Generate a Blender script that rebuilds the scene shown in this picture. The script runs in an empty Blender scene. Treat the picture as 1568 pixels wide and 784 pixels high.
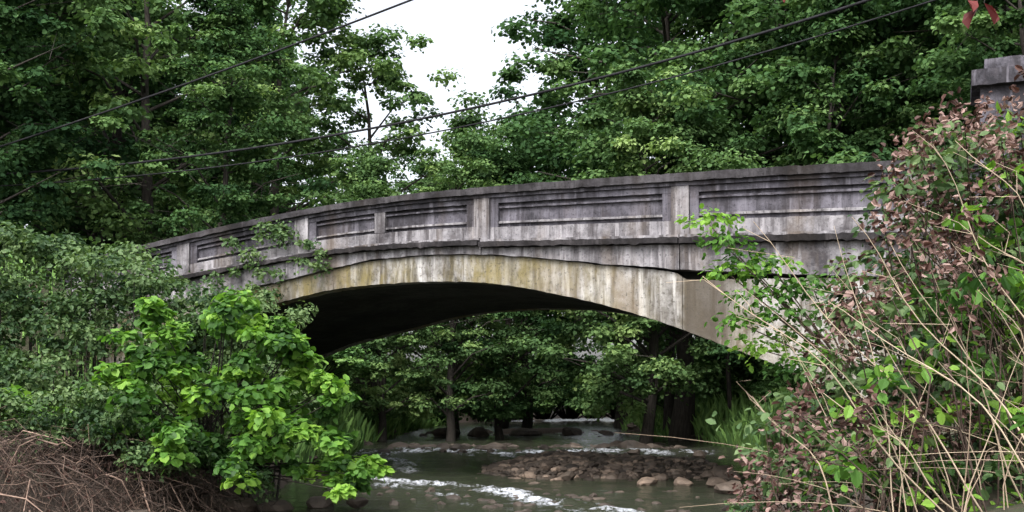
import bpy, math, random
import numpy as np
from mathutils import Vector
R0=np.random.RandomState
scene=bpy.context.scene
# ------------------------------------------------------------------ helpers
def sn(x,y,seed=0,freq=1.0,octv=4):
    r=R0(seed); out=np.zeros(np.broadcast(x,y).shape); a=1.0; f=freq; tot=0
    for o in range(octv):
        for k in range(4):
            th=r.uniform(0,2*math.pi); ph=r.uniform(0,6.28); ff=f*r.uniform(.7,1.4)
            out=out+a*np.sin((x*math.cos(th)+y*math.sin(th))*ff+ph)/2.0
        tot+=a; a*=.55; f*=2.1
    return out/tot
def norm(v): return v/np.maximum(np.linalg.norm(v,axis=-1,keepdims=True),1e-9)
class MB:
    def __init__(s): s.v=[];s.loops=[];s.ls=[];s.mi=[];s.t=[];s.nv=0;s.nl=0;s.sm=[]
    def add(s,verts,faces,mat=0,tint=0.5,smooth=False):
        verts=np.asarray(verts,dtype=float).reshape(-1,3); faces=np.asarray(faces,dtype=np.int64)
        n,k=faces.shape
        s.v.append(verts); s.loops.append((faces+s.nv).ravel()); s.ls.append(s.nl+np.arange(n)*k)
        s.mi.append(np.full(n,mat)); s.sm.append(np.full(n,smooth))
        s.t.append(np.full(n,tint) if np.isscalar(tint) else np.asarray(tint,dtype=float))
        s.nv+=len(verts); s.nl+=n*k
    def mesh(s,name,mats):
        me=bpy.data.meshes.new(name)
        v=np.concatenate(s.v); lo=np.concatenate(s.loops); ls=np.concatenate(s.ls)
        me.vertices.add(len(v)); me.vertices.foreach_set("co",v.ravel().astype(np.float32))
        me.loops.add(len(lo)); me.polygons.add(len(ls))
        me.loops.foreach_set("vertex_index",lo.astype(np.int32))
        me.polygons.foreach_set("loop_start",ls.astype(np.int32))
        for m in mats: me.materials.append(m)
        me.update(calc_edges=True)
        me.polygons.foreach_set("material_index",np.concatenate(s.mi).astype(np.int32))
        me.polygons.foreach_set("use_smooth",np.concatenate(s.sm).astype(bool))
        a=me.attributes.new("tint",'FLOAT','FACE'); a.data.foreach_set("value",np.concatenate(s.t).astype(np.float32))
        me.update()
        return me
    def obj(s,name,mats,parent=None):
        o=bpy.data.objects.new(name,s.mesh(name,mats)); scene.collection.objects.link(o)
        if parent: o.parent=parent
        return o
def link(name,me,loc=(0,0,0),rot=0,sc=(1,1,1),col=(1,1,1,1),parent=None):
    o=bpy.data.objects.new(name,me); scene.collection.objects.link(o)
    o.location=loc; o.rotation_euler=(0,0,rot); o.scale=sc; o.color=col
    if parent: o.parent=parent
    return o
def empty(name):
    e=bpy.data.objects.new(name,None); scene.collection.objects.link(e); return e
def tube(mb,pts,rad,sides=6,mat=0,tint=.5):
    pts=np.asarray(pts,float); n=len(pts); rad=np.broadcast_to(np.asarray(rad,float),(n,))
    T=norm(np.gradient(pts,axis=0)); ref=np.array([0,0,1.]) if abs(T[0][2])<.9 else np.array([1.,0,0])
    A=norm(np.cross(T,ref)); B=np.cross(T,A)
    an=np.arange(sides)/sides*2*math.pi
    V=pts[:,None]+rad[:,None,None]*(A[:,None]*np.cos(an)[None,:,None]+B[:,None]*np.sin(an)[None,:,None])
    i=np.arange(n-1)[:,None]*sides; j=np.arange(sides)[None]; k=(j+1)%sides
    F=np.stack([i+j,i+k,i+sides+k,i+sides+j],-1).reshape(-1,4)
    mb.add(V.reshape(-1,3),F,mat,tint,True)
T_LEAF=np.array([(0,0,0),(.3,.30,.05),(.68,.26,.05),(1,0,-.06),(.68,-.26,.05),(.3,-.30,.05)])
T_MAPLE=np.array([(0,0,0),(.15,.46,.06),(.62,.42,.03),(1,0,-.10),(.62,-.42,.03),(.15,-.46,.06)])
T_CURL=np.array([(0,0,0),(.25,.25,.3),(.7,.16,.38),(.9,0,.15),(.7,-.2,.33),(.3,-.26,.22)])
T_BLADE=np.array([(0,0,0),(.3,.035,0),(.7,.025,.08),(1,0,.3),(.7,-.025,.08),(.3,-.035,0)])
def leaves(mb,P,N,D,S,tint,mat=0,T=T_LEAF):
    N=norm(N); D=norm(D-N*np.sum(D*N,-1,keepdims=True)); B=np.cross(N,D); S=np.asarray(S)
    n=len(P)
    V=P[:,None]+S[:,None,None]*(T[None,:,0:1]*D[:,None]+T[None,:,1:2]*B[:,None]+T[None,:,2:3]*N[:,None])
    b=np.arange(n)[:,None]*6
    F=np.stack([b+np.array([0,1,2,3]),b+np.array([0,3,4,5])],1).reshape(-1,4)
    mb.add(V.reshape(-1,3),F,mat,np.repeat(tint,2))
def clumps(mb,rng,C,R,per,size,mat=0,T=T_LEAF,tint=.5,tv=.2,up=.6,nz=.45,low=.25,shell=.5):
    C=np.asarray(C,float); R=np.asarray(R,float); n=len(C); m=n*per
    idx=np.repeat(np.arange(n),per)
    d=norm(rng.normal(size=(m,3))); fl=rng.rand(m)>low; d[:,2]=np.where(fl,np.abs(d[:,2]),d[:,2])
    r=rng.uniform(shell,1.12,m)[:,None]
    lump=1+.22*np.sin(d[:,0:1]*5+idx[:,None])*np.cos(d[:,1:2]*5+idx[:,None]*2)
    P=C[idx]+d*r*R[idx]*lump
    N=d*.6+np.array([0,0,up])+rng.normal(size=(m,3))*nz
    D=d*np.array([1,1,.2])+rng.normal(size=(m,3))*.5+np.array([0,0,-.25])
    ct_=np.clip(rng.normal(tint,tv*.9,n),0,1)
    tt=np.clip(ct_[idx]+rng.normal(0,tv*.5,m),0,1)
    leaves(mb,P,N,D,size*rng.uniform(.6,1.3,m),tt,mat,T)
# ------------------------------------------------------------------ materials
def newmat(name):
    m=bpy.data.materials.new(name); m.use_nodes=True; nt=m.node_tree; nt.nodes.clear()
    return m,nt,nt.nodes,nt.links
def ramp(nodes,stops):
    r=nodes.new('ShaderNodeValToRGB'); e=r.color_ramp.elements
    e[0].position=stops[0][0]; e[0].color=(*stops[0][1],1)
    e[1].position=stops[-1][0]; e[1].color=(*stops[-1][1],1)
    for p,c in stops[1:-1]:
        x=e.new(p); x.color=(*c,1)
    return r
def leafmat(name,stops,trans=.3,rough=.55,spec=.25,tcol=(1.15,1.25,.6),plain=False):
    m,nt,N,L=newmat(name)
    at=N.new('ShaderNodeAttribute'); at.attribute_name='tint'
    r=ramp(N,stops); L.new(at.outputs['Fac'],r.inputs[0])
    oi=N.new('ShaderNodeObjectInfo'); mx=N.new('ShaderNodeMix'); mx.data_type='RGBA'; mx.blend_type='MULTIPLY'; mx.inputs[0].default_value=1
    L.new(r.outputs[0],mx.inputs[6]); L.new(oi.outputs['Color'],mx.inputs[7])
    o=N.new('ShaderNodeOutputMaterial')
    if plain:
        p=N.new('ShaderNodeBsdfDiffuse'); L.new(mx.outputs[2],p.inputs[0])
        if trans<=0:
            L.new(p.outputs[0],o.inputs[0]); return m
    else:
        p=N.new('ShaderNodeBsdfPrincipled'); L.new(mx.outputs[2],p.inputs['Base Color']); p.inputs['Roughness'].default_value=rough
        p.inputs['Specular IOR Level'].default_value=spec
    mt=N.new('ShaderNodeMix'); mt.data_type='RGBA'; mt.blend_type='MULTIPLY'; mt.inputs[0].default_value=1; mt.inputs[7].default_value=(*tcol,1)
    L.new(mx.outputs[2],mt.inputs[6])
    t=N.new('ShaderNodeBsdfTranslucent'); L.new(mt.outputs[2],t.inputs[0])
    s=N.new('ShaderNodeMixShader'); s.inputs[0].default_value=trans
    L.new(p.outputs[0],s.inputs[1]); L.new(t.outputs[0],s.inputs[2])
    L.new(s.outputs[0],o.inputs[0]); return m
def noise(N,L,coord,scale,detail=5,rough=.6,map_scale=None):
    if map_scale is not None:
        mp=N.new('ShaderNodeMapping'); mp.inputs['Scale'].default_value=map_scale; L.new(coord,mp.inputs[0]); coord=mp.outputs[0]
    n=N.new('ShaderNodeTexNoise'); n.inputs['Scale'].default_value=scale; n.inputs['Detail'].default_value=detail; n.inputs['Roughness'].default_value=rough
    L.new(coord,n.inputs['Vector']); return n.outputs['Fac']
def mixc(N,L,fac,a,b,mode='MIX'):
    m=N.new('ShaderNodeMix'); m.data_type='RGBA'; m.blend_type=mode
    if isinstance(fac,(int,float)): m.inputs[0].default_value=fac
    else: L.new(fac,m.inputs[0])
    for i,x in ((6,a),(7,b)):
        if isinstance(x,tuple): m.inputs[i].default_value=(*x,1)
        else: L.new(x,m.inputs[i])
    return m.outputs[2]
def thr(N,L,val,lo,hi):
    m=N.new('ShaderNodeMapRange'); m.inputs[1].default_value=lo; m.inputs[2].default_value=hi; L.new(val,m.inputs[0]); m.clamp=True; return m.outputs[0]
def concrete(name,light,mid,dark,lo=.45,hi=.62,streak=.6,lichen=0,bump=.5):
    m,nt,N,L=newmat(name); tc=N.new('ShaderNodeTexCoord'); co=tc.outputs['Object']
    def mul(v,k):
        s=N.new('ShaderNodeMath'); s.operation='MULTIPLY'; L.new(v,s.inputs[0])
        if isinstance(k,(int,float)): s.inputs[1].default_value=k
        else: L.new(k,s.inputs[1])
        return s.outputs[0]
    c=mixc(N,L,thr(N,L,noise(N,L,co,1.6,8,.7),.38,.62),mid,light)
    c=mixc(N,L,thr(N,L,noise(N,L,co,.9,7,.72),lo,hi),c,dark)
    c=mixc(N,L,mul(thr(N,L,noise(N,L,co,5,6,.75),.5,.62),.5),c,(mid[0]*.5,mid[1]*.47,mid[2]*.45))
    c=mixc(N,L,mul(thr(N,L,noise(N,L,co,1.0,6,.65,(5.5,5.5,.5)),.47,.62),streak),c,(dark[0]*1.1,dark[1]*1.05,dark[2]))
    c=mixc(N,L,mul(thr(N,L,noise(N,L,co,1.7,5,.6,(4,4,.35)),.55,.68),streak*.8),c,(light[0]*1.45,light[1]*1.45,light[2]*1.45))
    c=mixc(N,L,mul(thr(N,L,noise(N,L,co,.8,5,.6,(1.3,1,.25)),.52,.62),streak*.6),c,(mid[0]*.7,mid[1]*.56,mid[2]*.38))
    if lichen:
        sx=N.new('ShaderNodeSeparateXYZ'); L.new(co,sx.inputs[0]); X_=sx.outputs[0]
        side=thr(N,L,X_,3.2,.4)
        add=N.new('ShaderNodeMath'); add.operation='ADD'; add.use_clamp=True; L.new(mul(side,.6),add.inputs[0]); add.inputs[1].default_value=.35
        lf=mul(mul(thr(N,L,noise(N,L,co,1.1,7,.68,(1.5,1,.6)),.44,.62),lichen),add.outputs[0])
        c=mixc(N,L,lf,c,(.19,.155,.062))
        c=mixc(N,L,mul(mul(thr(N,L,noise(N,L,co,3.0,6,.7,(1.7,1,.4)),.48,.58),add.outputs[0]),.6),c,(.07,.06,.035))
        a_=thr(N,L,X_,4.10,4.25); b_=thr(N,L,X_,5.2,4.85)
        c=mixc(N,L,mul(mul(mul(a_,b_),thr(N,L,noise(N,L,co,1.4,7,.7,(2,1,.5)),.25,.42)),.9),c,(.065,.054,.042))
    c=mixc(N,L,mul(thr(N,L,noise(N,L,co,22,3,.6),.58,.68),.6),c,(dark[0]*.7,dark[1]*.7,dark[2]*.7))
    p=N.new('ShaderNodeBsdfPrincipled'); L.new(c,p.inputs['Base Color']); p.inputs['Roughness'].default_value=.92; p.inputs['Specular IOR Level'].default_value=.2
    b=N.new('ShaderNodeBump'); b.inputs['Strength'].default_value=bump; b.inputs['Distance'].default_value=.03
    L.new(noise(N,L,co,9,8,.7),b.inputs['Height']); L.new(b.outputs[0],p.inputs['Normal'])
    o=N.new('ShaderNodeOutputMaterial'); L.new(p.outputs[0],o.inputs[0]); return m
def simple(name,stops,scale,rough=.9,ms=None,bump=.4,tintattr=False,spec=.2):
    m,nt,N,L=newmat(name); tc=N.new('ShaderNodeTexCoord'); co=tc.outputs['Object']
    n=noise(N,L,co,scale,7,.65,ms); r=ramp(N,stops); L.new(n,r.inputs[0]); c=r.outputs[0]
    if tintattr:
        at=N.new('ShaderNodeAttribute'); at.attribute_name='tint'
        r2=ramp(N,[(0,(.3,.3,.3)),(.5,(1,1,1)),(1,(2.6,2.5,2.4))]); L.new(at.outputs['Fac'],r2.inputs[0]); c=mixc(N,L,1.0,c,r2.outputs[0],'MULTIPLY')
    p=N.new('ShaderNodeBsdfPrincipled'); L.new(c,p.inputs['Base Color']); p.inputs['Roughness'].default_value=rough; p.inputs['Specular IOR Level'].default_value=spec
    b=N.new('ShaderNodeBump'); b.inputs['Strength'].default_value=bump; b.inputs['Distance'].default_value=.04; L.new(n,b.inputs['Height']); L.new(b.outputs[0],p.inputs['Normal'])
    o=N.new('ShaderNodeOutputMaterial'); L.new(p.outputs[0],o.inputs[0]); return m
M_leaf=leafmat('tree_leaves',[(0,(.028,.058,.026)),(.45,(.054,.106,.042)),(.8,(.098,.168,.062)),(1,(.15,.23,.09))],plain=True,trans=.3,tcol=(1.1,1.2,.7))
M_bright=leafmat('bush_leaves_bright',[(0,(.03,.08,.018)),(.5,(.09,.21,.034)),(1,(.22,.39,.06))],trans=.38)
M_dull=leafmat('vine_leaves',[(0,(.022,.052,.020)),(.5,(.066,.122,.044)),(1,(.14,.21,.085))],trans=.3)
M_brown=leafmat('dried_leaves',[(0,(.035,.018,.014)),(.5,(.115,.062,.052)),(1,(.31,.215,.19))],trans=.2,tcol=(1.1,.85,.7))
M_red=leafmat('red_leaves',[(0,(.05,.01,.01)),(1,(.14,.03,.028))],trans=.25,tcol=(1.2,.6,.5))
M_straw=leafmat('dry_stalks',[(0,(.15,.105,.075)),(1,(.48,.39,.29))],trans=0,plain=True)
M_grass=leafmat('grass_blades',[(0,(.04,.08,.03)),(1,(.11,.19,.06))],plain=True,trans=0)
M_bark=simple('bark',[(.3,(.014,.013,.012)),(.7,(.06,.052,.045))],6,ms=(3,3,.5))
M_twig=simple('twig_bark',[(.3,(.045,.030,.023)),(.7,(.13,.095,.078))],8,tintattr=True)
M_stone=simple('stone_surface',[(.3,(.04,.033,.028)),(.7,(.115,.09,.072))],3,rough=.7,tintattr=True,spec=.3)
M_wood=simple('pole_wood',[(.3,(.05,.04,.03)),(.7,(.12,.10,.08))],5,ms=(4,4,.4))
M_wire=simple('cable_rubber',[(.3,(.01,.01,.011)),(.7,(.03,.03,.035))],5)
M_asph=simple('asphalt_surface',[(.3,(.04,.04,.042)),(.7,(.07,.07,.07))],30)
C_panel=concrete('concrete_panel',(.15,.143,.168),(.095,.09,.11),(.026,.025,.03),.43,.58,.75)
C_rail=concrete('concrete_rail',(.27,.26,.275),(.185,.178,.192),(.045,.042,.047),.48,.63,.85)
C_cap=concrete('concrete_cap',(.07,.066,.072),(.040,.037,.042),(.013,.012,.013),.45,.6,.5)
C_course_shadow=concrete('concrete_course_shadow',(.055,.05,.053),(.028,.026,.028),(.010,.009,.010),.42,.58,.5)  # near-black string course: the shadow line beneath it painted into the colour
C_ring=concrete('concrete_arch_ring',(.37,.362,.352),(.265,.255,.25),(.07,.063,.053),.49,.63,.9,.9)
C_soff_shade=concrete('concrete_soffit_shade',(.05,.048,.043),(.032,.032,.029),(.014,.014,.013),.45,.6,.5)  # underside darkened in the base colour to deepen the shade below the arch
# ------------------------------------------------------------------ terrain
YY=[-40,0,7,10,12,14,16,20,28,36,50,62,75,90]
XLv=[-12,-10,-9,-8,-6.9,-5.4,-4.6,-4.1,-4.3,-4.6,-4.2,-3.0,4,20]
XRv=[1.2,1.0,1.3,1.9,2.4,2.9,3.5,4.7,6.6,6.2,5.0,7,14,30]
ang=math.radians(-22); ct,st_=math.cos(ang),math.sin(ang); P0=np.array([-1.0,20.0])
def loc_sd(x,y):
    dx=x-P0[0]; dy=y-P0[1]; return dx*ct+dy*st_, -dx*st_+dy*ct
def hgt(x,y,fine=True):
    x=np.asarray(x,float); y=np.asarray(y,float)
    xl=np.interp(y,YY,XLv)+.35*sn(y,y*0,5,.7,2); xr=np.interp(y,YY,XRv)+.35*sn(y,y*0,6,.7,2)
    e=np.maximum(xl-x,x-xr)
    bank=1.15*(1-np.exp(-np.maximum(e,0)/1.1))+.10*np.maximum(e,0)
    bank=np.minimum(bank,3.2+.02*np.abs(e))
    z=np.where(e>0,bank-.05,-.05-.45*np.clip(-e/1.0,0,1))
    g=np.exp(-((x-2.1)/3.3)**4-((y-25.0)/3.3)**4); z=np.maximum(z,-.5+g*.82+.07*sn(x,y,8,1.8,3)*g)
    g2=np.exp(-((x-1.0)/2.5)**4-((y-46)/2.5)**4); z=np.maximum(z,-.5+g2*.95+.05*sn(x,y,9,2,3)*g2)
    s,d=loc_sd(x,y)
    em=4.2-np.maximum(np.maximum(-d-.6,d-7.6),0)*.75-np.maximum(0,9.0-np.abs(s+.3))*1.9
    em=np.where(np.abs(s)>60,em-(np.abs(s)-60)*.05,em)
    z=np.maximum(z,em)
    land=np.clip(e,0,1.5)/1.5
    z=z+land*.22*sn(x,y,3,.5,4)*np.where((d>-.6)&(d<7.6)&(np.abs(s)>9),.05,1)+.02*sn(x,y,4,5,2)
    return z
def axis(parts):
    a=[]
    for lo,hi,st in parts: a.append(np.arange(lo,hi,st))
    a.append([parts[-1][1]]); return np.unique(np.round(np.concatenate(a),4))
gx=axis([(-400,-60,20),(-60,-16,2),(-16,14,.22),(14,60,2),(60,400,20)])
gy=axis([(-60,0,4),(0,50,.22),(50,100,1.5),(100,600,20)])
X,Y=np.meshgrid(gx,gy); Z=hgt(X,Y)
def gridmesh(name,X,Y,Z,mat,smooth=True):
    ny,nx=X.shape; V=np.stack([X,Y,Z],-1).reshape(-1,3)
    i=np.arange(ny-1)[:,None]*nx+np.arange(nx-1)[None]
    F=np.stack([i,i+1,i+nx+1,i+nx],-1).reshape(-1,4)
    mb=MB(); mb.add(V,F,0,.5,smooth); return mb.obj(name,[mat])
def groundmat():
    m,nt,N,L=newmat('forest_soil'); tc=N.new('ShaderNodeTexCoord'); co=tc.outputs['Object']
    c=mixc(N,L,thr(N,L,noise(N,L,co,.8,8,.7),.42,.6),(.045,.03,.022),(.04,.065,.022))
    c=mixc(N,L,thr(N,L,noise(N,L,co,6,8,.75),.45,.65),c,(.075,.055,.04))
    sx=N.new('ShaderNodeSeparateXYZ'); L.new(co,sx.inputs[0])
    c=mixc(N,L,thr(N,L,sx.outputs[2],1.1,.5),c,(.035,.025,.018))
    p=N.new('ShaderNodeBsdfPrincipled'); L.new(c,p.inputs['Base Color']); p.inputs['Roughness'].default_value=.95
    b=N.new('ShaderNodeBump'); b.inputs['Strength'].default_value=.8; b.inputs['Distance'].default_value=.08
    L.new(noise(N,L,co,7,9,.7),b.inputs['Height']); L.new(b.outputs[0],p.inputs['Normal'])
    o=N.new('ShaderNodeOutputMaterial'); L.new(p.outputs[0],o.inputs[0]); return m
gridmesh('ground',X,Y,Z,groundmat())
# ------------------------------------------------------------------ water
wx=axis([(-12,-9,.4),(-9,9,.09),(9,30,.6)]); wy=axis([(-20,14,.5),(14,38,.09),(38,92,.4)])
X,Y=np.meshgrid(wx,wy)
def polyd(X,Y,pts):
    best=np.full(X.shape,1e9)
    for (a,b),(c,d) in zip(pts[:-1],pts[1:]):
        vx,vy=c-a,d-b; t=np.clip(((X-a)*vx+(Y-b)*vy)/(vx*vx+vy*vy),0,1)
        best=np.minimum(best,np.hypot(X-a-t*vx,Y-b-t*vy))
    return best
F=np.exp(-(polyd(X,Y,[(-3.4,22.6),(-2.6,21.9),(-1.6,21.3),(-.3,20.0),(.6,18.2),(1.4,16.6),(2.2,14.5)])/.4)**2)
F=np.maximum(F,.65*np.exp(-(polyd(X,Y,[(-2.9,21.5),(-1.9,20.4),(-.9,19.0),(-.6,17.2)])/.3)**2)*(.6+.4*sn(X,Y,12,1.5,2)))
F=np.maximum(F,.78*np.exp(-(polyd(X,Y,[(-4.2,31),(-2,31.6),(0,30.6),(2.6,31.3),(5,31)])/.8)**2))
F=np.maximum(F,.6*np.exp(-(polyd(X,Y,[(2.0,44),(3.5,43.4),(4.6,44)])/.6)**2))
F=np.maximum(F,.6*np.exp(-(polyd(X,Y,[(-3.2,29),(-2.4,26),(-2.3,24)])/.35)**2))
fn=sn(X,Y*.7,21,5,4); F2=np.clip(F*(.62+.8*fn),0,1)
Zw=np.interp(Y,[0,15,19,23,29.5,32,60,90],[-.02,-.01,0,.08,.10,.24,.32,.4])+.006*sn(X,Y*1.6,22,7,3)+F*(.06*sn(X*1.2,Y*1.6,23,8,3)+.03)+.014*sn(X*.8,Y*2,24,2.5,3)
def watermat():
    m,nt,N,L=newmat('creek_water'); tc=N.new('ShaderNodeTexCoord'); co=tc.outputs['Object']
    at=N.new('ShaderNodeAttribute'); at.attribute_name='foam'
    ml=N.new('ShaderNodeMath'); ml.operation='MULTIPLY'
    L.new(at.outputs['Fac'],ml.inputs[0]); L.new(thr(N,L,noise(N,L,co,9,7,.75,(1,.55,1)),.38,.62),ml.inputs[1])
    ff=thr(N,L,ml.outputs[0],.12,.62)
    p=N.new('ShaderNodeBsdfPrincipled'); p.inputs['Roughness'].default_value=.08; p.inputs['IOR'].default_value=1.33
    L.new(mixc(N,L,noise(N,L,co,.7),(.024,.028,.020),(.042,.044,.031)),p.inputs['Base Color'])
    b=N.new('ShaderNodeBump'); b.inputs['Strength'].default_value=.8; b.inputs['Distance'].default_value=.035
    L.new(noise(N,L,co,3.5,6,.65,(.8,1.7,1)),b.inputs['Height']); L.new(b.outputs[0],p.inputs['Normal'])
    d=N.new('ShaderNodeBsdfPrincipled'); d.inputs['Base Color'].default_value=(.52,.55,.61,1); d.inputs['Roughness'].default_value=.5
    s=N.new('ShaderNodeMixShader'); L.new(ff,s.inputs[0]); L.new(p.outputs[0],s.inputs[1]); L.new(d.outputs[0],s.inputs[2])
    o=N.new('ShaderNodeOutputMaterial'); L.new(s.outputs[0],o.inputs[0]); return m
wo=gridmesh('creek_water',X,Y,Zw,watermat())
a=wo.data.attributes.new('foam','FLOAT','POINT'); a.data.foreach_set('value',F2.ravel().astype(np.float32))
# ------------------------------------------------------------------ stones
import bmesh
bm=bmesh.new(); bmesh.ops.create_icosphere(bm,subdivisions=2,radius=1); bm.verts.ensure_lookup_table()
IV=np.array([v.co[:] for v in bm.verts]); IF=np.array([[v.index for v in f.verts] for f in bm.faces]); bm.free()
def rock(mb,rng,c,r,tint):
    d=IV.copy(); k=rng.normal(size=(5,3)); 
    s=1+.13*sum(np.sin(d@k[i]*1.6+i) for i in range(5))
    for q in range(5):
        nrm=norm(rng.normal(size=3)); lim=rng.uniform(.55,.85); dd=d@nrm; d=np.where((dd>lim)[:,None],d-nrm*(dd-lim)[:,None],d)
    v=d*s[:,None]*r*np.array([1.2,.9,.6])*rng.uniform(.8,1.2,3)
    a=rng.uniform(0,6.28); v=v@np.array([[math.cos(a),math.sin(a),0],[-math.sin(a),math.cos(a),0],[0,0,1]])
    mb.add(v+np.array(c),IF,0,tint,False)
rng=R0(4); mb=MB()
for i in range(4200):
    x=rng.uniform(-1.6,5.6) if i%2 else rng.normal(1.2,1.3); y=rng.normal(24.3,1.9); r=abs(rng.normal(0,.045))+.022
    rock(mb,rng,(x,y,max(float(hgt(x,y)),-.06)+r*.25),r,np.clip(rng.normal(.48,.24),0,1))
for i in range(420):
    y=rng.uniform(14,50); side=rng.rand()<.5
    x=(np.interp(y,YY,XLv)+rng.normal(.1,.35)) if side else (np.interp(y,YY,XRv)+rng.normal(-.1,.4)); r=abs(rng.normal(0,.10))+.05
    rock(mb,rng,(x,y,float(hgt(x,y))+r*.2),r,np.clip(rng.normal(.38,.18),0,1))
for i in range(340):
    x=rng.uniform(-3.6,5.2); y=rng.choice([rng.normal(32.6,.9),rng.normal(45,1.6)]); r=abs(rng.normal(0,.10))+.05
    rock(mb,rng,(x,y,.2),r,np.clip(rng.normal(.28,.16),0,1))
for i in range(140):
    t=rng.rand(); x=-3.4+4.6*t+rng.normal(0,.8); y=23.2-6*t+rng.normal(0,.9); r=rng.uniform(.04,.12)
    rock(mb,rng,(x,y,-.015),r,.2)
for x,y,r,t in [(2.6,21.2,.2,1),(3.3,21.0,.18,.9),(3.0,22.3,.16,.8),(3.9,20.8,.26,.75),(3.9,19.6,.24,.6),(-3.0,17.3,.22,.45),(-3.6,16.8,.2,.4),(-2.4,16.9,.16,.3),(1.1,22.0,.22,.6),(.4,22.6,.2,.9),(.9,21.8,.13,1),(4.3,22.6,.36,.6),(-1.2,42,.5,.25),(.6,43,.6,.3),(-2.4,41,.45,.25),(2.3,43,.5,.2)]:
    rock(mb,rng,(x,y,.08 if y<30 else .3),r,t)
mb.obj('creek_stones',[M_stone])
# ------------------------------------------------------------------ bridge (local: x along, y across, z up)
bridge=empty('concrete_arch_bridge'); bridge.location=(P0[0],P0[1],0); bridge.rotation_euler=(0,0,ang)
Wd=7.0
def smf(xs,ys,w=.9):
    return lambda s: sum(np.interp(np.asarray(s,float)+o,xs,ys) for o in np.linspace(-w,w,13))/13
tp=smf([-13,-9,-7.64,-6.08,-4.24,-3.34,-2.61,-1.65,0,2.5,4.1,6,7.5,9.4,13],[4.25,4.56,4.76,4.99,5.22,5.32,5.39,5.45,5.49,5.485,5.465,5.44,5.40,5.34,5.2],1.3)
lg0=smf([-13,-9,-7.64,-6.08,-4.24,-3.34,-2.61,-1.65,0,.5,2.5,4.1,6,7.5,9.4,13],[3.5,3.75,3.9,4.08,4.27,4.36,4.42,4.455,4.45,4.43,4.36,4.30,4.25,4.19,4.12,4.0],1.0)
lg=lambda s: lg0(s)+np.where(np.asarray(s)<.49,.02,-.015)
l2=smf([-13,-9,-6.5,-4.24,-2.61,-1.65,0,1.28,2.5,4.1,4.8,5.8,7.5,9.4,13],[3.0,3.2,3.6,3.9,4.18,4.33,4.34,4.23,4.06,3.87,3.80,3.72,3.6,3.5,3.4],.6)
it=smf([-9.5,-8.6,-8.2,-7.5,-6,-4.24,-3.34,-2.61,-1.65,-.8,0,.6,1.28,2.5,3.66,4.1,4.77,5.73,6.6,7.2,7.6,8.4],[.6,1.5,2.1,2.65,3.15,3.48,3.68,3.79,3.85,3.86,3.835,3.78,3.68,3.40,3.04,2.88,2.61,2.25,1.85,1.5,1.1,.2],.45)
rb=R0(9)
def sweep(name,s0,s1,sec,mat,step=.12,chip=.004):
    n=max(2,int((s1-s0)/step)+1); s=np.linspace(s0,s1,n); rings=sec(np.clip(s,s0+1e-4,s1-1e-4)); k=len(rings)
    V=np.zeros((n,k,3))
    for j,(d,z) in enumerate(rings):
        V[:,j,0]=s; V[:,j,1]=d+rb.normal(0,chip*.5,n); V[:,j,2]=z+rb.normal(0,chip*.6,n)-np.where(rb.rand(n)<.05,chip*2,0)
    V[0,:,0]=s0; V[-1,:,0]=s1
    i=np.arange(n-1)[:,None]*k; j=np.arange(k)[None]; q=(j+1)%k
    F=np.stack([i+j,i+q,i+k+q,i+k+j],-1).reshape(-1,4)
    mb=MB(); mb.add(V.reshape(-1,3),F,0)
    capv=np.concatenate([V[0],V[-1]]); mb.add(capv,[list(range(k))[::-1],list(range(k,2*k))],0)
    o=mb.obj(name,[mat],bridge)
    bm=bmesh.new(); bm.from_mesh(o.data); bmesh.ops.remove_doubles(bm,verts=bm.verts,dist=1e-5); bmesh.ops.recalc_face_normals(bm,faces=bm.faces); bm.to_mesh(o.data); bm.free()
    return o
def box(name,s0,s1,d0,d1,z0,z1,mat,step=.15,chip=.004):
    f=lambda z,s:z(s) if callable(z) else z+0*s
    return sweep(name,s0,s1,lambda s:[(d0,f(z0,s)),(d1,f(z0,s)),(d1,f(z1,s)),(d0,f(z1,s))],mat,step,chip)
SL,SR=-12.5,8.74
H=lambda f:(lambda s:lg(s)+f*(tp(s)-lg(s)))
crack=lambda s:np.interp(s,[1.5,3.0,4.05,4.2,4.6,5.2,5.9,6.5],[.0,.02,.04,.15,.14,.09,.05,.04])+.015*np.abs(sn(s,s*0,31,7,3))
box('soffit_barrel',-8.6,7.6,.37,Wd-.37,lambda s:it(s)+.006,lambda s:l2(s)+.06,C_soff_shade)
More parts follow.
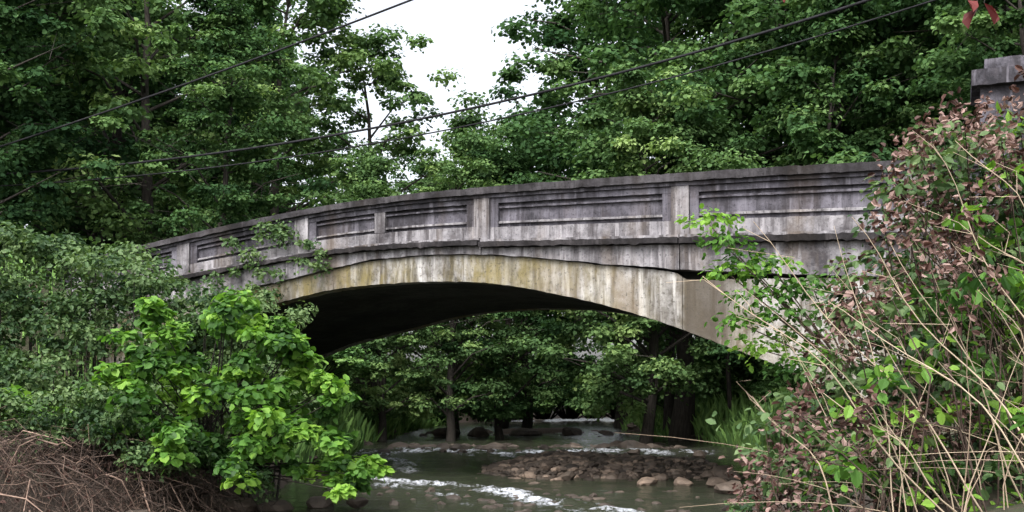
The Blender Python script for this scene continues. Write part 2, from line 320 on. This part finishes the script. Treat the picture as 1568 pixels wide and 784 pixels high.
for side in (0,1):
    D=(lambda a,b:(a,b)) if side==0 else (lambda a,b:(Wd-b,Wd-a))
    nm='' if side==0 else 'far_'
    cuts=[-8.6,-5.1,-2.62,4.16,7.6] 
    for i,(a,b) in enumerate(zip(cuts[:-1],cuts[1:])):
        o_=[0,.012,0,-.012][i]
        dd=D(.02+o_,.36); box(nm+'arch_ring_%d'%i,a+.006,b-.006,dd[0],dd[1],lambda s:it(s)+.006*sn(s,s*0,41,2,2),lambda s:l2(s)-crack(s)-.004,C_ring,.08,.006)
    d=D(-.055,.34)
    for i,(a,b) in enumerate([(SL,-6.1),(-6.09,.49),(.51,4.12),(4.14,SR)]):
        box(nm+'spandrel_band_%d'%i,a,b,d[0],d[1],lambda s:l2(s)+.014*sn(s,s*0,33,5,4),lambda s:lg(s)-.005,C_rail,.07,.005)
    d=D(-.18,.33)
    for i,(a,b) in enumerate([(SL,.47),(.50,4.12),(4.14,SR)]):
        box(nm+'string_course_%d'%i,a,b,d[0],d[1],lambda s:lg(s)+.008*sn(s,s*0,35,8,3),H(.085),C_course_shadow,.07,.009)
        dd=D(-.10,.325); box(nm+'string_course_top_%d'%i,a,b,dd[0],dd[1],lambda s:H(.085)(s)+.002,H(.13),C_rail,.1,.005)
    d=D(.085,.24); box(nm+'parapet_wall',SL,SR,d[0],d[1],H(.132),H(.83),C_panel,.2,.003)
    d=D(.0,.08); box(nm+'lower_rail',SL,SR,d[0],d[1],H(.132),H(.34),C_rail,.1,.003)
    d=D(.0,.08); box(nm+'upper_rail',SL,SR,d[0],d[1],H(.74),H(.83),C_panel,.1,.003)
    d=D(.03,.0835); box(nm+'bead_low',SL,SR,d[0],d[1],H(.405),H(.44),C_rail,.1,.003); box(nm+'bead_high',SL,SR,d[0],d[1],H(.655),H(.685),C_panel,.1,.003)
    d=D(-.05,.30); box(nm+'cap_moulding',SL,SR,d[0],d[1],H(.832),H(.885),C_panel,.1,.003)
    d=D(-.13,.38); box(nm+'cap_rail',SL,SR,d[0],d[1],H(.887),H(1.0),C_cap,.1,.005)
    posts=[-11.5,-8.8,-6.1,-3.3,.5,4.13,7.75]
    for i,p in enumerate(posts):
        w=.15; d=D(-.04,.32); box(nm+'post_%d'%i,p-w,p+w,d[0],d[1],H(.133),H(.829),C_rail,.1,.006)
        for sg in (-1,1):
            a,b=(p+sg*(w+.16),p+sg*(w+.01)); a,b=min(a,b),max(a,b)
            d=D(.004,.082); box(nm+'stile_%d_%d'%(i,sg),a,b,d[0],d[1],H(.342),H(.738),C_panel,.1,.003)
    for i,p in enumerate([-1.6]):
        d=D(.006,.082); box(nm+'stile_mid_%d'%i,p-.11,p+.11,d[0],d[1],H(.342),H(.738),C_rail,.1,.003)
box('deck_slab',SL,SR,.38,Wd-.38,lambda s:l2(s)+.065,lambda s:lg(s)+.02,C_soff_shade)
box('road_surface',SL,SR,.39,Wd-.39,lambda s:lg(s)+.024,lambda s:lg(s)+.08,M_asph)
box('abutment_right',7.62,9.5,.05,Wd-.05,-.8,lambda s:l2(s)-.01,C_ring,.2,.01)
box('abutment_left',-12.4,-8.62,.05,Wd-.05,-.8,lambda s:l2(s)-.01,C_ring,.2,.01)
for i,(s0,d0) in enumerate([(8.76,-.35),(8.76,Wd-.65)]):
    box('end_pylon_%d'%i,s0,s0+1.1,d0,d0+1.0,1.0,6.35,C_panel,.12,.006)
    box('pylon_cap_%d'%i,s0-.12,s0+1.22,d0-.12,d0+1.12,6.353,6.58,C_panel,.12,.01)
    box('pylon_top_%d'%i,s0+.06,s0+1.04,d0+.06,d0+.94,6.583,6.78,C_panel,.12,.01)
mb=MB()
for s0,s1,zz in ((SR,70,4.26),(-70,SL,4.26)):
    s=np.linspace(s0,s1,30); V=[]
    for q in s:
        for dd in (.7,6.3):
            V.append((P0[0]+q*ct-dd*st_,P0[1]+q*st_+dd*ct,zz))
    i=np.arange(29)[:,None]*2; mb.add(V,np.concatenate([i,i+1,i+3,i+2],1),0)
mb.obj('road',[M_asph])
# ------------------------------------------------------------------ trees
def make_tree(seed,Ht,Rc,base,ncl,per,lsz,clr=1.0,trunk=.3,flat=.5):
    rng=R0(seed); mb=MB()
    n=9; zz=np.linspace(0,Ht*.86,n); wob=np.cumsum(rng.normal(0,.18,(n,2)),0); wob[0]=0
    tr=np.column_stack([wob,zz]); tr[0,2]=-.4
    tube(mb,tr,trunk*(1-np.linspace(0,1,n)*.85)*np.where(np.arange(n)==0,1.5,1),9,1)
    def ax(z): return np.array([np.interp(z,zz,wob[:,0]),np.interp(z,zz,wob[:,1]),z])
    C=[];R=[]
    lob=rng.uniform(0,6.28,3)
    nl=max(16,ncl//6)
    for i in range(nl):
        u=(i+.5)/nl; z=base+(Ht-base)*u
        prof=math.sin(math.pi*min(1,(.18+.82*u)**.9))**.6 if u<.97 else .3
        a=i*2.4+rng.uniform(-.5,.5); rr=Rc*max(prof,.2)*rng.uniform(.65,1.15)*(1+.18*math.sin(3*a+lob[0]))
        z0=max(base*.8,z-rr*.45); p0=ax(min(z0,Ht*.84)); tip=np.array([math.cos(a)*rr,math.sin(a)*rr,z])+np.array([p0[0],p0[1],0])
        mid=(p0+tip)/2+np.array([0,0,.12*rr])+rng.normal(0,.15,3)
        q=np.array([p0,(p0+mid)/2,mid,(mid+tip)/2,tip]); r0=trunk*.34*(1-.6*u); tube(mb,q,[r0,r0*.8,r0*.6,r0*.4,r0*.15],5,1)
        for k in range(ncl//nl):
            t=rng.uniform(.35,1.08); c=p0+(tip-p0)*t+rng.normal(0,1,3)*np.array([.8,.8,.55])*rr*.24
            C.append(c); s=rng.uniform(.45,1.25)*clr; R.append((s,s*rng.uniform(.7,1.1),s*flat))
            tube(mb,[p0+(tip-p0)*t*.8,c],[r0*.25,r0*.08],3,1)
    clumps(mb,rng,C,R,per,lsz,0,T_MAPLE,.5,.24,up=.7,nz=.45,low=.25,shell=.3)
    return mb.mesh('tree_mesh',[M_leaf,M_bark])
V=[make_tree(11,20,5.2,4.2,260,220,.165,1.0),
   make_tree(12,18,4.6,3.6,230,220,.16,.95),
   make_tree(13,22,5.6,4.8,280,220,.17,1.05,.36),
   make_tree(14,14,3.8,2.2,180,190,.14,.8,.2),
   make_tree(15,17,4.6,3.0,170,130,.15,.8,.26)]
rt=R0(77)
def place(name,i,x,y,sc,col,parent=None,hs=1.0):
    z=float(hgt(x,y)); c=(col[0],col[1],col[2],1)
    return link(name,V[i],(x,y,z),rt.uniform(0,6.28),(sc,sc,sc*hs),c,parent)
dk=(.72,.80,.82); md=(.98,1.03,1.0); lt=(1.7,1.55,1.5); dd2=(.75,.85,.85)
trees=[(0,-17.5,34,1.0,dk),(1,-21,38,1.1,dk),(3,-14.5,28.5,.9,dk),(2,-15.5,42,.95,dk),
 (4,-11.5,35,1.0,lt),(4,-7.8,39,1.0,lt),(4,-5.9,42,.90,lt),(3,-8.5,31.5,.66,md),(3,-4.4,37,.72,lt),
 (4,-2.1,37,.64,lt),(3,-.3,39,.80,md),(3,-2.4,47,1.02,lt),(3,.6,48,1.0,md),
 (2,5.8,38,.95,md),(0,9.8,35,1.0,md),(1,3.9,33.5,.70,lt),(1,14.5,36,1.1,dk),(2,18.5,38,1.0,dk),(0,13.2,29.5,.82,md),(3,8.6,30.5,.85,md),(3,17,29,.95,md),(1,22,33,1.1,dk),(3,12,24.5,.75,md)]
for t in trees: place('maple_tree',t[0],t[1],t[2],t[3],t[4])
far=empty('distant_forest')
for row,(yy,step) in enumerate([(54,6.5),(70,9)]):
    for x in np.arange(-.6*yy,.6*yy,step):
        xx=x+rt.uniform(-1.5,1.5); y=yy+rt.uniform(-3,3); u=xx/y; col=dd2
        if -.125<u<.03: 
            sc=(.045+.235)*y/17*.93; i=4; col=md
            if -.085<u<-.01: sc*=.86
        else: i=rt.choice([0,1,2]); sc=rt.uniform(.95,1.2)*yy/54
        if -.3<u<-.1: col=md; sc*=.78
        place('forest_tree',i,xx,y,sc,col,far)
# slender understorey trunks beyond the arch
mb=MB(); rr_=R0(15)
for i in range(34):
    y=rr_.uniform(36,60); sd=rr_.rand()<.35
    x=(np.interp(y,YY,XLv)-rr_.uniform(.5,5)) if sd else (np.interp(y,YY,XRv)+rr_.uniform(.3,7)); z=float(hgt(x,y)); r=rr_.uniform(.07,.2); l=rr_.normal(0,.5,2)
    tube(mb,[(x,y,z-.2),(x+l[0]*.4,y,z+2.5),(x+l[0]*.7+l[1]*.1,y,z+5.5),(x+l[0],y,z+9)],[r*1.2,r,r*.8,r*.5],7)
mb.obj('understorey_trunks',[M_bark])
def make_bush(seed,Rr,Hh,ncl,per,lsz,mat,T=T_LEAF,flat=.6,cr=.42):
    rng=R0(seed); mb=MB(); C=[];R=[]
    for i in range(ncl):
        a=rng.uniform(0,6.28); r=Rr*math.sqrt(rng.rand()); z=Hh*(1-(r/Rr)**2*.7)*rng.uniform(.25,1)
        c=np.array([r*math.cos(a),r*math.sin(a),z]); C.append(c); s=cr*rng.uniform(.6,1.4); R.append((s,s,s*flat))
        tube(mb,[(c[0]*.2,c[1]*.2,-.1),(c[0]*.6,c[1]*.6,c[2]*.6),tuple(c)],[.03,.02,.008],4,1)
    clumps(mb,rng,C,R,per,lsz,0,T,.5,.2,up=.55)
    return mb.mesh('bush_mesh',[mat,M_bark])
B=[make_bush(31,1.7,2.2,45,120,.11,M_leaf),make_bush(32,1.4,1.5,40,110,.10,M_leaf),make_bush(33,2.0,3.0,55,120,.13,M_leaf,T_MAPLE)]
ug=empty('undergrowth')
for k in range(115):
    y=rt.uniform(29,64); side=rt.rand()<.5
    if side: x=np.interp(y,YY,XLv)-abs(rt.normal(0,5))-1.0
    else: x=np.interp(y,YY,XRv)+abs(rt.normal(0,5))+1.4
    i=rt.randint(3); sc=rt.uniform(.45,1.0); g=rt.uniform(.8,2.3)
    link('shrub',B[i],(x,y,float(hgt(x,y))),rt.uniform(0,6.28),(sc,sc,sc*rt.uniform(.6,1.1)),(g,g,g*.9,1),ug)
for x in np.arange(-7,12,1.5):
    link('shrub',B[2],(x,66+rt.uniform(-2,2),.6),rt.uniform(0,6),(1.3,1.3,1.3),(1.5,1.5,1.4,1),ug)
for k in range(26):
    x,y=[(rt.uniform(-16,-8.6),rt.uniform(19,22)),(rt.uniform(7,14),rt.uniform(9,16)),(rt.uniform(8,14),rt.uniform(24,28))][k%3]
    sc=rt.uniform(.5,.8); link('shrub',B[rt.randint(2)],(x,y,float(hgt(x,y))),rt.uniform(0,6.28),(sc,sc,sc*.8),(1.1,1.1,1.1,1),ug)
rng=R0(51); mb=MB()
n=30000; y=rng.uniform(22,60,n); sd=rng.rand(n)<.6
x=np.where(sd,np.interp(y,YY,XLv)-np.abs(rng.normal(0,3.2,n))-.1,np.interp(y,YY,XRv)+np.abs(rng.normal(0,3.2,n))+.1)
P=np.column_stack([x,y,hgt(x,y)-.02]); N=np.column_stack([rng.normal(size=n),rng.normal(size=n),np.zeros(n)+.1]); D=np.column_stack([rng.normal(0,.35,n),rng.normal(0,.35,n),np.ones(n)])
leaves(mb,P,N,D,rng.uniform(.3,.85,n),rng.rand(n),0,T_BLADE*np.array([1,1.8,1]))
go=mb.obj('bank_grass',[M_grass]); go.color=(1.8,1.8,1.6,1)
# ------------------------------------------------------------------ left bank bushes
rng=R0(61); mb=MB(); C=[];R=[]
top=lambda x:np.interp(x,[-11,-9,-8,-7,-6,-5,-4.3,-3.6],[4.2,4.3,4.45,4.25,3.95,3.4,2.8,1.9])
for i in range(370):
    x=rng.uniform(-11,-3.7); t=top(x)+.25*math.sin(x*3.1)*math.sin(x*7); z=t-(t-.8)*rng.rand()**1.5-.15; y=18.9+rng.normal(0,.45)-(t-z)*.45
    s=rng.uniform(.15,.5); C.append((x,y,z)); R.append((s*1.1,s,s*.75))
for x,z in [(-3.9,3.0),(-4.4,3.3),(-4.0,2.8)]:
    C.append((x,19.2,z)); R.append((.35,.3,.25))
clumps(mb,rng,C,R,115,.09,0,T_LEAF,.5,.36,up=.5)
for c in C[::4]: tube(mb,[(c[0]-.3,c[1]+.5,float(hgt(c[0]-.3,c[1]+.5))-.1),(c[0]-.1,c[1]+.25,c[2]*.6),c],[.02,.014,.006],4,1)
mb.obj('vine_thicket',[M_dull,M_bark])
mb=MB(); C=[];R=[]
outl=[(-4.1,3.0,.42),(-3.6,2.65,.4),(-4.4,2.7,.4),(-4.95,2.8,.35),(-5.3,2.4,.4),(-5.7,2.0,.4),(-6.2,1.7,.35),(-7.0,1.6,.4),(-7.4,1.5,.35),(-3.2,2.2,.42),(-2.75,1.95,.36),(-2.6,1.7,.3),(-3.0,1.5,.4),(-2.9,1.1,.38),(-3.5,1.7,.5),(-3.9,2.2,.5),(-4.4,1.9,.5),(-4.7,1.4,.5),(-4.0,1.2,.5),(-5.1,1.8,.5),(-3.5,.95,.42),(-2.6,.72,.28),(-2.15,.62,.24),(-2.35,.45,.2),(-3.1,.6,.3),(-5.0,2.2,.4),(-3.3,2.5,.3),(-5.6,1.3,.4),(-6.3,1.4,.4),(-3.8,.7,.4),(-4.4,.9,.4),(-3.4,1.3,.4),(-4.9,1.0,.35)]
for x,z,s in outl:
    for k in range(5):
        C.append((x+rng.normal(0,s*.45),16.2+rng.normal(0,.5)-(3-z)*.12,z+rng.normal(0,s*.35))); q=s*rng.uniform(.3,.72); R.append((q,q,q*.65))
clumps(mb,rng,C,R,66,.112,0,T_MAPLE,.48,.36,up=.65,nz=.4)
for c in C[::2]: tube(mb,[(-4.6+rng.normal(0,.4),16.8,.7),((c[0]-4.6)/2+rng.normal(0,.15),16.5,c[2]*.55+.3),c],[.022,.013,.005],4,1)
mb.obj('maple_sapling_bush',[M_bright,M_bark])
mb=MB(); C=[];R=[]
for i in range(260):
    x=-3.6-5.2*rng.rand()**.8; y=rng.uniform(14.8,16.2) if x<-5 else rng.uniform(15.6,16.6); lo=1.7-85/1681*y+.15*math.sin(x*4)-max(0,(x+5.4))*.28; z=lo+rng.rand()*(.85 if x<-5.2 else .3); s=rng.uniform(.09,.27); C.append((x,y,z)); R.append((s,s,s*.8))
clumps(mb,rng,C,R,58,.072,0,T_LEAF,.55,.36,up=.4)
for c in C[::3]: tube(mb,[(c[0]+rng.normal(0,.3),c[1]+.3,float(hgt(c[0],c[1]+.3))-.1),(c[0]+rng.normal(0,.12),c[1]+.2,c[2]*.6),c],[.007,.005,.003],3,1)
mb.obj('bank_weeds',[M_dull,M_bark])
mb=MB()
for i in range(4200):
    x=rng.uniform(-8.6,-3.4); y=rng.uniform(12.4,16.6); z=float(hgt(x,y)) 
    if z<-.2: continue
    L=rng.uniform(.25,1.2); a=rng.uniform(0,6.28); d=np.array([math.cos(a),math.sin(a)*.5-.3,rng.uniform(-1.0,.5)]); p=np.array([x,y,min(z+rng.uniform(0,.8)**1.2,max(z,1.7-.038*y))])
    pts=[p,p+d*L*.35+rng.normal(0,.10,3),p+d*L*.7+rng.normal(0,.14,3)+[0,0,-.1],p+d*L+rng.normal(0,.14,3)+[0,0,-.35]]
    r=rng.choice([.003,.005,.009,.016],p=[.5,.35,.12,.03]); tube(mb,pts,[r,r*.8,r*.6,r*.3],4,0,rng.rand()**2.0)
n=3000; x=rng.uniform(-9,-3.8,n); y=rng.uniform(12.2,16.6,n); z=hgt(x,y); k=z>-.02; x,y,z=x[k],y[k],z[k]; n=len(x)
leaves(mb,np.column_stack([x,y,z+.03+rng.rand(n)*.2]),rng.normal(size=(n,3))*.7+[0,0,.7],rng.normal(size=(n,3)),rng.uniform(.04,.1,n),rng.rand(n)*.6,1,T_CURL)
mb.obj('dead_root_tangle',[M_twig,M_brown])
mb=MB(); C=[];R=[]
for i in range(34):
    s=rng.uniform(-4.9,-2.7); z=rng.uniform(3.5,5.15)-abs(s+4)*.45; 
    C.append((s,-.22,z)); q=rng.uniform(.08,.24); R.append((q,.14,q))
for i in range(40):
    s=rng.uniform(-9.5,-4.9); z=rng.uniform(2.8,4.1); C.append((s,-.35,z)); q=rng.uniform(.15,.33); R.append((q,.2,q))
clumps(mb,rng,C,R,50,.085,0,T_LEAF,.6,.25,up=.3)
mb.obj('climbing_ivy',[M_dull],bridge)
# ------------------------------------------------------------------ right bank plants
rng=R0(71)
XLz=lambda z:np.interp(z,[.8,1.33,1.66,1.9,2.24,2.57,3.0,3.3,3.5,3.66],[1.35,1.5,1.75,1.95,2.02,2.28,2.38,2.47,2.75,3.25])
def rp(n,zlo=.9,zhi=3.6,w=2.6,pw=1.0,off=0):
    out=[]
    while len(out)<n:
        z=rng.uniform(zlo,zhi); x=XLz(z)+off+w*rng.rand()**pw; y=7+rng.normal(0,.5)
        out.append((x*y/7,y,1.7+(z-1.7)*y/7))
    return np.array(out)
def stems(mb,P,step=2):
    for p in P[::step]:
        b=np.array([p[0]+rng.uniform(0,.8),p[1]+.2,0]); b[2]=hgt(b[0],b[1])-.05; tube(mb,[b,(b+p)/2+rng.normal(0,.1,3),p],[.009,.006,.003],4,1,rng.uniform(.2,.6))
mb=MB(); P=rp(430,.9,3.5,2.6,.85,.1); P[:,1]+=.5; s=rng.uniform(.08,.28,430); clumps(mb,rng,P,np.column_stack([s,s,s*.8]),42,.068,0,T_LEAF,.55,.36,up=.35)
stems(mb,P,3)
mb.obj('hedge_thicket',[M_dull,M_twig])
mb=MB(); P=np.concatenate([rp(150,.95,2.9,2.2,.75,.2),rp(40,2.3,3.4,1.6,.8,.5)]); s=rng.uniform(.08,.22,len(P)); clumps(mb,rng,P,np.column_stack([s,s,s*.7]),18,.085,0,T_LEAF,.5,.36,up=.3); stems(mb,P,4)
Cg=[(1.75,9,2.95),(1.62,9,3.12),(1.95,9,2.8),(2.15,9,2.75),(2.3,9.1,2.55),(2.5,9.1,2.6),(2.2,9,2.35),(2.45,9.2,2.2),(2.1,9.2,2.1),(1.8,9,2.7),(2.7,9.1,2.4),(2.0,9,2.5),(2.5,9,2.0),(1.9,9,2.3),(2.3,9,1.9)]
clumps(mb,rng,Cg,[(.24,.2,.13)]*len(Cg),110,.062,0,T_LEAF,.4,.28,up=.6)
for c in Cg: tube(mb,[(3.2,9.2,1.0),(2.8,9.1,1.9),np.array(c)],[.016,.010,.004],4,1)
mb.obj('leafy_shrub',[M_bright,M_twig])
mb=MB()
Pb=np.concatenate([rp(115,2.0,3.6,1.0,1.1,-.06),rp(45,2.8,3.72,1.5,1.0,-.05),rp(75,.8,1.7,1.1,1.1),rp(90,1.3,3.3,2.3,.9)]); s=rng.uniform(.04,.14,len(Pb)); clumps(mb,rng,Pb,np.column_stack([s,s,s*1.5]),18,.052,0,T_CURL,.5,.5,up=.0,nz=.9,low=1)
for p in Pb[::2]:
    b=np.array([p[0]+rng.uniform(-.1,1.0),p[1]+.2,0]); b[2]=hgt(b[0],b[1])-.05; m=(b+p)/2+rng.normal(0,.12,3)+[.1,0,.2]; tube(mb,[b,m,p,p+[-.15,0,-.1]],[.006,.005,.003,.002],4,1,.45)
mb.obj('withered_vine',[M_brown,M_twig])
mb=MB()
ex=[((2.73,.95),(1.23,2.45)),((2.98,.95),(1.5,2.82)),((3.3,1.3),(2.1,2.85)),((3.5,1.9),(2.95,2.7)),((3.4,1.0),(2.0,2.3)),((3.6,1.5),(2.6,3.3)),((2.1,.8),(1.5,1.7)),((3.3,.9),(2.4,2.7)),((2.9,.9),(1.9,1.8)),((3.6,2.2),(2.8,3.3)),((3.5,1.1),(2.9,2.4))]
for (x0,z0),(x1,z1) in ex:
    y=6.2+rng.uniform(-.3,.2); k=y/6.9; h1,h2=rng.uniform(.02,.2),rng.uniform(1,7)
    pts=[((x0+(x1-x0)*t)*k+.03*math.sin(t*9+h2),y+.1*math.sin(t*4+h2),1.7+(z0+(z1-z0)*t+h1*math.sin(t*3.1)+.02*math.sin(t*11+h2)-1.7)*k) for t in np.linspace(0,1,12)]
    b=(pts[0][0]+.15,y,float(hgt(pts[0][0]+.15,y))-.1); tube(mb,[b]+pts,np.linspace(.0062,.0018,13),5,0,rng.uniform(.6,1))
    for q in range(4):
        j=rng.randint(5,11); p=np.array(pts[j]); tube(mb,[p,p+[rng.normal(-.08,.08),0,rng.uniform(.02,.14)],p+[rng.normal(-.16,.1),0,rng.uniform(.05,.2)]],[.0022,.0016,.001],3,0,.8)
for i in range(75):
    x=rng.uniform(2.1,4.6); y=rng.uniform(5.9,7.2); z=float(hgt(x,y)); L=rng.uniform(.6,2.3); a=rng.uniform(-1.3,.4); h2=rng.uniform(0,6)
    pts=[(x+L*math.sin(a)*t*(.5+.5*t)+.02*math.sin(8*t+h2),y+rng.normal(0,.01),z+L*math.cos(a)*t-.35*t*t) for t in np.linspace(0,1,8)]
    tube(mb,pts,np.linspace(.0045,.001,8),4,0,rng.uniform(.2,1))
mb.obj('dry_stalks',[M_straw])
mb=MB()
tube(mb,[(4.6,3.6,.6),(4.5,3.7,2.0),(4.3,3.8,3.2),(4.4,3.9,5)],[.14,.11,.09,.05],9,1)
tube(mb,[(4.3,3.8,3.1),(3.2,3.9,3.45),(2.2,4.0,3.42),(1.3,4.0,3.35),(.8,4.0,3.36)],[.05,.035,.022,.012,.004],6,1)
rg=R0(5)
for (x,z) in [(1.66,3.15),(1.72,3.14),(1.02,3.19),(1.69,3.12),(1.99,3.24),(1.06,3.22)]:
    tube(mb,[(x+.05,4,3.40),(x,4,z)],[.003,.002],4,1)
    leaves(mb,np.array([[x,4,z]]),np.array([[rg.normal(0,.7),-.8,.4]]),np.array([[rg.normal(0,.5),0,-1.]]),np.array([rg.uniform(.07,.11)]),np.array([rg.rand()]),0,T_CURL)
C=[(4.4+rg.normal(0,.5),3.9+rg.normal(0,.5),4.6+rg.rand()*1.2) for i in range(24)]; clumps(mb,rg,C,[(.3,.3,.2)]*24,60,.10,0,T_LEAF,.5,.3)
mb.obj('red_leaf_tree',[M_red,M_bark])
# ------------------------------------------------------------------ power lines
def pole(x,y,h):
    mb=MB(); z=float(hgt(x,y)); tube(mb,[(x,y,z-.5),(x,y,h*.5),(x,y,h+.3)],[.17,.15,.11],12)
    tube(mb,[(x-1.2,y+.3,h-.2),(x+1.2,y-.3,h-.2)],[.07,.07],6); mb.obj('utility_pole',[M_wood])
pole(17,14.0,15.2); pole(-22,31,8.0)
def wire(pts,r=.022):
    mb=MB(); p=np.array(pts,float); t=np.concatenate([[0],np.cumsum(np.linalg.norm(np.diff(p,axis=0),axis=1))]); t/=t[-1]; tt=np.linspace(0,1,40)
    q=np.column_stack([np.polyval(np.polyfit(t,p[:,k],2),tt) for k in range(3)]); tube(mb,q,r,5); mb.obj('power_line',[M_wire])
wire([(17,14,15.1),(6.6,20.5,12.6),(-2.4,24,10.42),(-5.26,25,9.72),(-9.2,26.5,8.7),(-22,31,6.6)],.025)
wire([(17,14,11.6),(6.9,22,9.75),(4.35,23,9.1),(1.23,24,8.55),(-2.2,25.5,8.15),(-4.56,27,8.0),(-22,31,7.9)],.03)
wire([(17,14,11.3),(8.6,21,9.35),(3.0,23.4,8.45),(-1.2,25,7.95),(-4.6,27,7.75),(-22,31,7.6)],.018)
# ------------------------------------------------------------------ light, sky, camera
w=bpy.data.worlds.new("World"); scene.world=w; w.use_nodes=True; nt=w.node_tree; N=nt.nodes; L=nt.links
bg=N['Background']; sky=N.new('ShaderNodeTexSky'); sky.sky_type='NISHITA'; sky.sun_disc=False
el=math.radians(52); rot=math.radians(200)
sky.sun_elevation=el; sky.sun_rotation=rot; sky.dust_density=6; sky.air_density=1.0; sky.ozone_density=1
hs=N.new('ShaderNodeHueSaturation'); hs.inputs['Saturation'].default_value=.3; hs.inputs['Value'].default_value=3.0
L.new(sky.outputs[0],hs.inputs['Color']); L.new(hs.outputs[0],bg.inputs[0]); bg.inputs[1].default_value=.15
sl=bpy.data.lights.new('sun','SUN'); sl.energy=1.2; sl.angle=math.radians(16); sl.color=(1,.97,.92); so=bpy.data.objects.new('sun',sl); scene.collection.objects.link(so)
dirv=Vector((math.sin(rot)*math.cos(el),math.cos(rot)*math.cos(el),math.sin(el)))
so.rotation_euler=dirv.to_track_quat('Z','Y').to_euler()
cam=bpy.data.cameras.new('camera'); co=bpy.data.objects.new('camera',cam); scene.collection.objects.link(co)
co.location=(0,0,1.7); co.rotation_euler=(math.radians(90),0,0); cam.sensor_width=36; cam.lens=38.6; cam.shift_y=.139; cam.clip_end=2000; cam.clip_start=.1
scene.camera=co
scene.view_settings.view_transform='Standard'; scene.view_settings.look='None'; scene.view_settings.exposure=0
print('done')
